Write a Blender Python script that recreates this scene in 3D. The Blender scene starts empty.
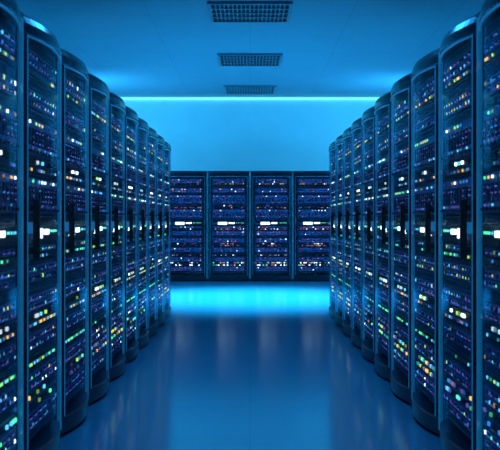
import bpy, math, random
from mathutils import Vector
scene = bpy.context.scene
try:
    scene.view_settings.view_transform = 'Standard'
except Exception: pass

# ---------------------------------------------------------------- materials
def new_mat(name):
    m = bpy.data.materials.new(name); m.use_nodes = True
    nt = m.node_tree
    return m, nt, nt.nodes, nt.links, nt.nodes['Principled BSDF']

def noisy(name, c1, c2, rough, metal=0.0, scale=8.0, bump=0.0, spec=0.5, rr=0.0):
    m, nt, N, L, p = new_mat(name)
    tc = N.new('ShaderNodeTexCoord'); nz = N.new('ShaderNodeTexNoise')
    nz.inputs['Scale'].default_value = scale; nz.inputs['Detail'].default_value = 4
    L.new(tc.outputs['Object'], nz.inputs['Vector'])
    r = N.new('ShaderNodeValToRGB')
    r.color_ramp.elements[0].position = .35; r.color_ramp.elements[1].position = .65
    r.color_ramp.elements[0].color = (*c1, 1); r.color_ramp.elements[1].color = (*c2, 1)
    L.new(nz.outputs['Fac'], r.inputs['Fac']); L.new(r.outputs['Color'], p.inputs['Base Color'])
    p.inputs['Roughness'].default_value = rough; p.inputs['Metallic'].default_value = metal
    p.inputs['Specular IOR Level'].default_value = spec
    if bump:
        b = N.new('ShaderNodeBump'); b.inputs['Strength'].default_value = bump; b.inputs['Distance'].default_value = .01
        L.new(nz.outputs['Fac'], b.inputs['Height']); L.new(b.outputs['Normal'], p.inputs['Normal'])
    return m

def emis(name, col, strength, base=(0.02,0.02,0.03)):
    m, nt, N, L, p = new_mat(name)
    p.inputs['Base Color'].default_value = (*base, 1)
    p.inputs['Emission Color'].default_value = (*col, 1)
    p.inputs['Emission Strength'].default_value = strength
    p.inputs['Roughness'].default_value = .4
    try: m.cycles.emission_sampling = 'NONE'
    except Exception: pass
    return m

def tiled(name, base, seam, w, h, mortar, rough, spec=.5, gloss=None):
    m, nt, N, L, p = new_mat(name)
    tc = N.new('ShaderNodeTexCoord'); br = N.new('ShaderNodeTexBrick')
    br.offset = 0; br.inputs['Scale'].default_value = 1
    br.inputs['Brick Width'].default_value = w; br.inputs['Row Height'].default_value = h
    br.inputs['Mortar Size'].default_value = mortar; br.inputs['Mortar Smooth'].default_value = .3
    b2 = tuple(c*.96 for c in base)
    br.inputs['Color1'].default_value = (*base,1); br.inputs['Color2'].default_value = (*b2,1)
    br.inputs['Mortar'].default_value = (*seam,1)
    L.new(tc.outputs['Object'], br.inputs['Vector'])
    nz = N.new('ShaderNodeTexNoise'); nz.inputs['Scale'].default_value = 3
    L.new(tc.outputs['Object'], nz.inputs['Vector'])
    mr = N.new('ShaderNodeMapRange'); mr.inputs['To Min'].default_value = rough*.85; mr.inputs['To Max'].default_value = rough*1.15
    L.new(nz.outputs['Fac'], mr.inputs['Value'])
    bp = N.new('ShaderNodeBump'); bp.inputs['Strength'].default_value = .08; bp.inputs['Distance'].default_value = .002; bp.invert = True
    L.new(br.outputs['Fac'], bp.inputs['Height'])
    if gloss is None:
        L.new(br.outputs['Color'], p.inputs['Base Color'])
        L.new(mr.outputs['Result'], p.inputs['Roughness'])
        L.new(bp.outputs['Normal'], p.inputs['Normal'])
        p.inputs['Specular IOR Level'].default_value = spec
    else:
        out = [n for n in N if n.type=='OUTPUT_MATERIAL'][0]
        N.remove(p)
        df = N.new('ShaderNodeBsdfDiffuse'); gs = N.new('ShaderNodeBsdfGlossy'); mx = N.new('ShaderNodeMixShader')
        L.new(br.outputs['Color'], df.inputs['Color']); gs.inputs['Color'].default_value=(.7,.92,1,1)
        L.new(mr.outputs['Result'], gs.inputs['Roughness']); L.new(bp.outputs['Normal'], gs.inputs['Normal'])
        mx.inputs[0].default_value = gloss
        L.new(df.outputs[0], mx.inputs[1]); L.new(gs.outputs[0], mx.inputs[2]); L.new(mx.outputs[0], out.inputs['Surface'])
    return m

M_floor = tiled('floor_tiles', (.06,.24,.37), (.05,.21,.32), .8, .8, .004, .145, gloss=.36)
M_ceil  = tiled('ceiling_tiles', (.19,.36,.48), (.15,.30,.41), 1.2, 1.2, .010, .5, .4)
M_wall  = noisy('wall_paint', (.58,.76,.82), (.62,.80,.86), .6, scale=2, bump=.05)
M_shell = noisy('cabinet_shell', (.012,.025,.045), (.02,.04,.06), .3, metal=.3, scale=3)
M_frame = noisy('door_frame', (.008,.020,.035), (.012,.03,.05), .2, metal=.5, scale=3)
M_trim_glow  = noisy('edge_trim_glow', (.24,.48,.70), (.28,.54,.76), .28, metal=.7, scale=3)
M_trim_glow.node_tree.nodes['Principled BSDF'].inputs['Emission Color'].default_value=(.01,.28,.60,1)  # faint emission added to imitate a blue sheen along the rack edges
M_trim_glow.node_tree.nodes['Principled BSDF'].inputs['Emission Strength'].default_value=.22
M_trim_glow.cycles.emission_sampling='NONE'
M_black = noisy('black_plastic', (.006,.007,.01), (.012,.014,.02), .35, scale=10)
M_bezel = noisy('server_bezel', (.03,.035,.10), (.06,.065,.15), .4, metal=.3, scale=20)
M_carr  = noisy('drive_carrier', (.11,.14,.34), (.19,.23,.46), .35, metal=.4, scale=20)
M_dark  = noisy('port_cavity', (.003,.003,.008), (.008,.008,.016), .6, scale=10)
M_metal = noisy('vent_metal', (.16,.26,.34), (.20,.3,.4), .4, metal=.6, scale=5)

g = bpy.data.materials.new('door_glass'); g.use_nodes = True
N = g.node_tree.nodes; L = g.node_tree.links; N.clear()
o = N.new('ShaderNodeOutputMaterial'); mx = N.new('ShaderNodeMixShader')
tr = N.new('ShaderNodeBsdfTransparent'); tr.inputs[0].default_value = (.84,.93,1,1)
gl = N.new('ShaderNodeBsdfGlossy'); gl.inputs['Roughness'].default_value = .10; gl.inputs['Color'].default_value = (.45,.8,1,1)
lw = N.new('ShaderNodeLayerWeight'); lw.inputs['Blend'].default_value = .3
mm = N.new('ShaderNodeMath'); mm.operation = 'MULTIPLY'; mm.inputs[1].default_value = .45
L.new(lw.outputs['Fresnel'], mm.inputs[0]); L.new(mm.outputs[0], mx.inputs[0])
L.new(tr.outputs[0], mx.inputs[1]); L.new(gl.outputs[0], mx.inputs[2]); L.new(mx.outputs[0], o.inputs[0])
M_glass = g

SPEC = {
 'white': ((.8,.95,1), 3.2),
 'green': ((.08,.9,.35), 1.7),
 'lime':  ((.5,.9,.12), 1.3),
 'amber': ((1,.55,.10), 1.5),
 'red':   ((.85,.14,.14), 1.1),
 'pink':  ((.65,.28,.6), .85),
 'violet':((.20,.14,.72), .6),
 'blue':  ((.05,.28,.95), .9),
 'cyan':  ((.12,.65,1), 1.4),
}
LED = {k:emis('led_'+k,c,s) for k,(c,s) in SPEC.items()}
DIM = {k:emis('led_'+k+'_dim',c,s*.28) for k,(c,s) in SPEC.items()}
MATS = [M_shell,M_frame,M_trim_glow,M_black,M_bezel,M_carr,M_dark,M_glass,M_metal,M_wall] + list(LED.values()) + list(DIM.values())
IDX = {m.name:i for i,m in enumerate(MATS)}
def mi(m): return IDX[m.name]

# ---------------------------------------------------------------- mesh accumulator
class Acc:
    def __init__(s): s.v=[]; s.f=[]; s.m=[]
    def box(s,x0,x1,y0,y1,z0,z1,mat):
        if x0>x1: x0,x1=x1,x0
        b=len(s.v)
        s.v += [(x0,y0,z0),(x1,y0,z0),(x1,y1,z0),(x0,y1,z0),(x0,y0,z1),(x1,y0,z1),(x1,y1,z1),(x0,y1,z1)]
        s.f += [(b,b+3,b+2,b+1),(b+4,b+5,b+6,b+7),(b,b+1,b+5,b+4),(b+1,b+2,b+6,b+5),(b+2,b+3,b+7,b+6),(b+3,b,b+4,b+7)]
        s.m += [mi(mat)]*6
    def slab(s,x0,x1,y,z0,z1,mat,t=.004): s.box(x0,x1,y-t,y,z0,z1,mat)
    def loft(s,rings,mat,closed=True,cap=True):
        b=len(s.v); n=len(rings[0])
        for r in rings: s.v += r
        for i in range(len(rings)-1):
            for j in range(n if closed else n-1):
                k=(j+1)%n
                s.f.append((b+i*n+j,b+i*n+k,b+(i+1)*n+k,b+(i+1)*n+j)); s.m.append(mi(mat))
        if cap and closed:
            s.f.append(tuple(b+j for j in range(n))[::-1]); s.m.append(mi(mat))
            o=b+(len(rings)-1)*n
            s.f.append(tuple(o+j for j in range(n))); s.m.append(mi(mat))
    def mesh(s,name,mirror=False):
        v=s.v; f=s.f
        if mirror:
            v=[(-a,b,c) for a,b,c in v]; f=[t[::-1] for t in f]
        me=bpy.data.meshes.new(name); me.from_pydata(v,[],f)
        for m in MATS: me.materials.append(m)
        me.polygons.foreach_set('material_index', s.m); me.update()
        return me

W=.79; H=2.07; D=.93; BOW=.062
def bow(x,inset=0): return -(BOW-inset)*(1-(2*x/W)**2)+inset

def arc_ring(x0,x1,z,off,thick,n=12):
    xs=[x0+(x1-x0)*i/n for i in range(n+1)]
    return [(x,bow(x)+off,z) for x in xs]+[(x,bow(x)+off+thick if thick else .04,z) for x in reversed(xs)]

def build_rack(seed, palette):
    R=random.Random(seed); a=Acc()
    h=W/2
    # body
    a.box(-h,-h+.02,0,D,.04,H-.03,M_shell); a.box(h-.02,h,0,D,.04,H-.03,M_shell)
    a.box(-h+.02,h-.02,D-.02,D,.04,H-.03,M_shell)
    a.box(-h,h,.0,D,H-.03,H-.01,M_shell); a.box(-h+.1,h-.1,.2,D-.1,H-.01,H+.01,M_shell)
    a.box(-h+.02,h-.02,.02,D-.02,.04,.07,M_shell)
    a.box(-h+.03,h-.03,.03,D-.03,0,.04,M_black)
    # header and footer, bowed
    def band(z0,z1,mat,top=True):
        rs=[]
        pr=((z0,.012),(z0+.012,0),(z1-.05,0),(z1-.02,.012),(z1,.04)) if top else ((z0,.012),(z0+.012,0),(z1-.008,0),(z1,.006))
        for z,ins in pr:
            xs=[-h+W*i/16 for i in range(17)]
            rs.append([(x,bow(x)+ins,z) for x in xs]+[(x,.045,z) for x in reversed(xs)])
        a.loft(rs,mat)
    band(H-.10,H,M_frame); band(.012,.11,M_shell,False)
    a.loft([arc_ring(-h+.02,h-.02,H-.108,-.002,.01),arc_ring(-h+.02,h-.02,H-.102,-.002,.01)],M_trim_glow)
    # stiles
    for s in (-1,1):
        x0,x1=sorted((s*h,s*(h-.045)))
        a.loft([arc_ring(x0,x1,.11,-.004,.03,5),arc_ring(x0,x1,H-.10,-.004,.03,5)],M_frame)
        xa,xb=sorted((s*(h-.045),s*(h-.049)))
        a.loft([arc_ring(xa,xb,.11,-.007,.02,1),arc_ring(xa,xb,H-.10,-.007,.02,1)],M_trim_glow)
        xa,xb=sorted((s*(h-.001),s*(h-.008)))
        a.loft([arc_ring(xa,xb,.05,-.008,.012,1),arc_ring(xa,xb,H-.04,-.008,.012,1)],M_trim_glow)
    # glass
    xs=[-h+.055+(W-.11)*i/14 for i in range(15)]
    a.loft([[(x,bow(x)+.004,.115) for x in xs],[(x,bow(x)+.004,H-.105) for x in xs]],M_glass,closed=False,cap=False)
    # handle on the -X stile
    hx=-h+.075
    hy=bow(hx)
    a.loft([[(hx+dx,hy+dy,z) for dx,dy in ((-.014,-.03),(-.007,-.046),(.007,-.046),(.014,-.03),(.014,-.018),(-.014,-.018))] for z in (.98,1.24)],M_black)
    a.box(hx-.01,hx+.01,hy-.022,hy+.006,1.0,1.03,M_black); a.box(hx-.01,hx+.01,hy-.022,hy+.006,1.19,1.22,M_black)
    a.box(hx-.016,hx+.016,hy-.014,hy+.006,1.09,1.14,M_trim_glow)
    # rails + rear baffle
    F=.0
    for s in (-1,1):
        x0,x1=sorted((s*(h-.02),s*(h-.075))); a.box(x0,x1,F+.01,F+.05,.13,H-.1,M_black)
        for k in range(36):
            z=.16+k*.05; xc=s*(h-.055)
            a.slab(xc-.006,xc+.006,F+.01,z,z+.012,M_dark,.001)
    a.box(-h+.02,h-.02,.10,.12,.1,H-.05,M_dark)
    X=h-.078; U=.0445
    def pick(cs):
        c=R.choice(cs)
        return (LED if R.random()<.62 else DIM)[c]
    def vent(z,u):
        a.box(-X,X,F,F+.09,z+.002,z+u*U-.002,M_black)
        for k in range(18):
            x=-X+.03+k*(2*X-.06)/18; a.slab(x,x+.02,F,z+.012,z+u*U-.012,M_bezel,.003)
    def drives(z,u,cols,accent,p=.8,n=8,big=1.0):
        a.box(-X,X,F,F+.09,z+.002,z+u*U-.002,M_bezel)
        rows=u
        w=(2*X-.06)/n
        for r in range(rows):
            for k in range(n):
                x=-X+.03+k*w; zz=z+.006+r*(u*U-.012)/rows; hh=(u*U-.012)/rows-.005
                a.slab(x+.003,x+w-.003,F,zz,zz+hh,M_carr,.008)
                a.slab(x+.012,x+w*.62,F-.008,zz+.008,zz+hh-.008,M_dark,.002)
                if R.random()<p:
                    c=pick(cols) if R.random()<.75 else pick(accent)
                    bb=big*R.choice([.8,1,1,1.3])
                    a.slab(x+w-.024,x+w-.024+.013*bb,F-.008,zz+hh*.3,zz+hh*.3+.011*bb,c,.003)
                if R.random()<.65:
                    a.slab(x+.012,x+w*.6,F-.01,zz+.009,zz+.014,LED[R.choice(['violet','violet','blue'])],.001)  # glowing bar added to give the drive bays a purple-lit look
    def blade(z,u,cols,accent):
        a.box(-X,X,F,F+.09,z+.002,z+u*U-.002,M_bezel)
        n=10; w=(2*X-.03)/n; z1=z+u*U
        for k in range(n):
            x=-X+.015+k*w
            a.slab(x+.003,x+w-.003,F,z+.008,z1-.008,M_carr,.01)
            a.slab(x+.014,x+w-.014,F-.01,z+.05,z1-.05,M_dark,.002)
            a.slab(x+.01,x+w-.01,F-.01,z+.016,z+.028,M_black,.014)
            if R.random()<.65: a.slab(x+.02,x+.036,F-.01,z1-.03,z1-.018,pick(accent),.004)
            if R.random()<.6: a.slab(x+.02,x+.034,F-.01,z+.034,z+.044,pick(cols),.004)
            for q in range(3):
                if R.random()<.6: a.slab(x+.018,x+w-.018,F-.013,z+.06+q*.025,z+.066+q*.025,(LED if R.random()<.5 else DIM)[R.choice(['violet','violet','blue'])],.001)  # more added glow bars, tinting the blade fronts violet
    def switch(z,u,cols,dens):
        a.box(-X,X,F-.004,F+.09,z+.002,z+u*U-.002,M_black)
        n=20; w=(2*X-.08)/n
        for k in range(n):
            x=-X+.06+k*w
            a.slab(x,x+w*.75,F-.004,z+.008,z+.02,M_dark,.001)
            if R.random()<dens: a.slab(x+.001,x+w*.6,F-.005,z+.024,z+.036,pick(cols),.003)
        a.slab(-X+.012,-X+.04,F-.004,z+.012,z+.03,M_carr,.004)
    def patch(z,u,cols,dens,lo,hi):
        a.box(-X,X,F-.004,F+.09,z+.002,z+u*U-.002,M_bezel)
        n=18; w=(2*X-.04)/n
        for r in range(u):
            for k in range(n):
                x=-X+.02+k*w; zz=z+.008+r*U
                a.slab(x,x+w*.8,F-.004,zz,zz+.028,M_dark,.002)
                if lo<=k/n<=hi and R.random()<dens:
                    a.slab(x+.003,x+w*.72,F-.006,zz+.006,zz+.022,pick(cols),.008)
    def display(z):
        a.box(-X,X,F-.01,F+.09,z+.002,z+2*U-.002,M_black)
        a.slab(-.20,-.03,F-.01,z+.024,z+.07,LED['white'],.003)
        a.slab(.0,.11,F-.01,z+.04,z+.066,LED['white'],.003)
        a.slab(-.215,-.01,F-.0095,z+.018,z+.078,M_carr,.001)
        for k in range(7):
            x=.14+k*.022
            a.slab(x,x+.012,F-.01,z+.05,z+.062,LED[R.choice(['green','green','blue','cyan'])],.003)
        for k in range(6):
            x=-X+.02+k*.018; a.slab(x,x+.01,F-.01,z+.03,z+.06,M_carr,.004)
    P=palette
    z=.15
    seq=[('v',1),('d',2,P['dim']),('p',2,P['ports'],P['pd'],0,1),('d',2,P['dim']),('s',1,P['g'],.5),('v',1),('d',2,P['dim']),
         ('s',1,P['r'],.6),('p',1,P['w'],.5,.2,.75),('d',2,P['dim']),('v',1),('d',2,P['mix']),('s',1,P['g'],.45),('d',1,P['g']),('D',2),('v',1),
         ('b',4,P['dim']),('s',1,P['r'],.4),('p',1,P['w'],.4,.25,.6),('b',4,P['dim']),('v',1),('d',2,P['y'],),('v',1),('s',1,P['y'],.5),('d',2,P['dim']),('v',1)]
    for it in seq:
        t,u=it[0],it[1]
        if t=='v': vent(z,u)
        elif t=='d': drives(z,u,it[2],P['acc'],R.choice([.35,.6,.8]),R.choice([6,8,8,10]),R.choice([1,1.2]))
        elif t=='p': patch(z,u,it[2],it[3]*R.choice([.6,1,1.2]),it[4],it[5])
        elif t=='s': switch(z,u,it[2],it[3]*R.choice([.5,1,1.3]))
        elif t=='b': blade(z,u,it[2],P['acc'])
        elif t=='D': display(z)
        z+=u*U
    return a

side=dict(dim=['violet','violet','violet','blue','cyan'],mix=['green','blue','lime','cyan'],g=['green','lime','green','cyan','blue'],r=['blue','cyan','violet','amber'],
          w=['white','cyan','white','lime'],ports=['amber','lime','violet','blue','cyan','green','violet'],y=['lime','violet','cyan','amber'],
          acc=['lime','cyan','amber','green','white','white','blue','cyan'],pd=.45)
back=dict(dim=['violet','violet','pink','pink','red'],mix=['pink','violet'],g=['pink','red','white'],r=['red','red','amber','pink'],
          w=['pink','white','violet'],ports=['white','amber','red','green','white','blue','white'],y=['amber','pink','white','violet'],
          acc=['pink','white','red','pink','white'],pd=.6)
left_v=[build_rack(s,side).mesh('server_rack_mesh') for s in (1,2,3,4,5)]
right_v=[build_rack(s,side).mesh('server_rack_mesh',True) for s in (11,12,13,14,15)]
back_v=[build_rack(s,back).mesh('server_rack_mesh') for s in (21,22,23,24)]

def add(me,name,loc,rz=0):
    o=bpy.data.objects.new(name,me); o.location=loc; o.rotation_euler=(0,0,rz)
    scene.collection.objects.link(o); return o
XF=1.0; Y0=3.95; PITCH=.8
for k in range(-5,9):
    yc=Y0+PITCH*k+PITCH/2
    add(left_v[k%5],'server_rack',(-XF,yc,0),math.pi/2)
    add(right_v[(k*2+1)%5],'server_rack',(XF,yc,0),-math.pi/2)
YB=17.0
for k in range(-4,4):
    add(back_v[k%4],'server_rack',(PITCH*(k+.5),YB,0),0)

# ---------------------------------------------------------------- room
ZC=3.59; XW=4.2; YW=18.05; YN=-2.0
def roombox(name,x0,x1,y0,y1,z0,z1,mat):
    a=Acc(); a.box(x0,x1,y0,y1,z0,z1,M_wall)
    me=a.mesh(name); me.materials.clear(); me.materials.append(mat)
    for p in me.polygons: p.material_index=0
    return add(me,name,(0,0,0))
roombox('floor',-XW,XW,YN,YW,-.1,0,M_floor)
roombox('ceiling',-XW,XW,YN,YW,ZC,ZC+.1,M_ceil)
roombox('wall_back',-XW-.1,XW+.1,YW,YW+.1,-.1,ZC+.1,M_wall)
roombox('wall_front',-XW-.1,XW+.1,YN-.1,YN,-.1,ZC+.1,M_wall)
roombox('wall_left',-XW-.1,-XW,YN,YW,-.1,ZC+.1,M_wall)
roombox('wall_right',XW,XW+.1,YN,YW,-.1,ZC+.1,M_wall)

# ceiling air vents
def vent_mesh():
    a=Acc(); s=.48; z0=-.03
    for (x0,x1,y0,y1) in ((-s,s,-s,-s+.04),(-s,s,s-.04,s),(-s,-s+.04,-s+.04,s-.04),(s-.04,s,-s+.04,s-.04)):
        a.box(x0,x1,y0,y1,z0,0,M_metal)
    a.box(-s+.04,s-.04,-s+.04,s-.04,-.006,0,M_dark)
    for k in range(1,4):
        y=-s+.04+k*(2*s-.08)/4; a.box(-s+.04,s-.04,y-.02,y+.02,z0+.002,-.006,M_metal)
    for k in range(1,18):
        x=-s+.04+k*(2*s-.08)/18; a.box(x-.008,x+.008,-s+.04,s-.04,z0+.004,-.006,M_metal)
    return a.mesh('air_vent')
vm=vent_mesh()
for y in (10.6,13.75,16.9,7.45,4.3): add(vm,'ceiling_air_vent',(0,y,ZC))

M_strip=emis('cove_led',(.16,.85,1),1.25); M_strip.cycles.emission_sampling='AUTO'
roombox('led_strip_light',-XW+.02,XW-.02,YW-.06,YW,ZC-.05,ZC-.005,M_strip)

# ---------------------------------------------------------------- lamps
def area(name,loc,target,sx,sy,power,col):
    l=bpy.data.lights.new(name,'AREA'); l.shape='RECTANGLE'; l.size=sx; l.size_y=sy; l.energy=power; l.color=col
    o=bpy.data.objects.new(name,l); o.location=loc
    o.rotation_euler=(Vector(target)-Vector(loc)).to_track_quat('-Z','Y').to_euler()
    scene.collection.objects.link(o); return o
def spot(name,loc,target,angle,power,col,blend=1.0,r=.12):
    l=bpy.data.lights.new(name,'SPOT'); l.spot_size=math.radians(angle); l.spot_blend=blend; l.energy=power; l.color=col; l.shadow_soft_size=r
    o=bpy.data.objects.new(name,l); o.location=loc
    o.rotation_euler=(Vector(target)-Vector(loc)).to_track_quat('-Z','Y').to_euler()
    scene.collection.objects.link(o); return o
C1=(.05,.54,1); C2=(.025,.38,1)
for s in (-1,1):
    area('wall_washer_lamp',(s*3.2,15.6,2.7),(s*-.8,18,2.6),.8,.5,38,C1)
    spot('floor_spot_lamp',(s*2.8,13.6,3.4),(s*.1,13.4,0),70,4600,(.045,.62,1),r=.35)
    area('ceiling_washer_lamp',(s*3.3,15.8,2.9),(s*1.0,16.9,3.6),.8,.4,28,C1)
for y in (0.5,4.0,7.2):
    area('unseen_aisle_fill',(0,y,ZC-.05),(0,y,0),.5,1.2,40,C2)  # out-of-view fill added overhead to brighten the near aisle and racks

w=bpy.data.worlds.new('room_ambient'); scene.world=w; w.use_nodes=True
w.node_tree.nodes['Background'].inputs[0].default_value=(.01,.05,.15,1)
w.node_tree.nodes['Background'].inputs[1].default_value=.3

# ---------------------------------------------------------------- camera
cd=bpy.data.cameras.new('camera'); cam=bpy.data.objects.new('camera',cd); scene.collection.objects.link(cam)
cam.location=(0,0,1.15); cam.rotation_euler=(math.pi/2,0,0)
cd.sensor_width=36; cd.lens=36*907/500; cd.shift_y=-.01; cd.clip_start=.05
cd.dof.use_dof=True; cd.dof.focus_distance=8.0; cd.dof.aperture_fstop=6.5
scene.camera=cam
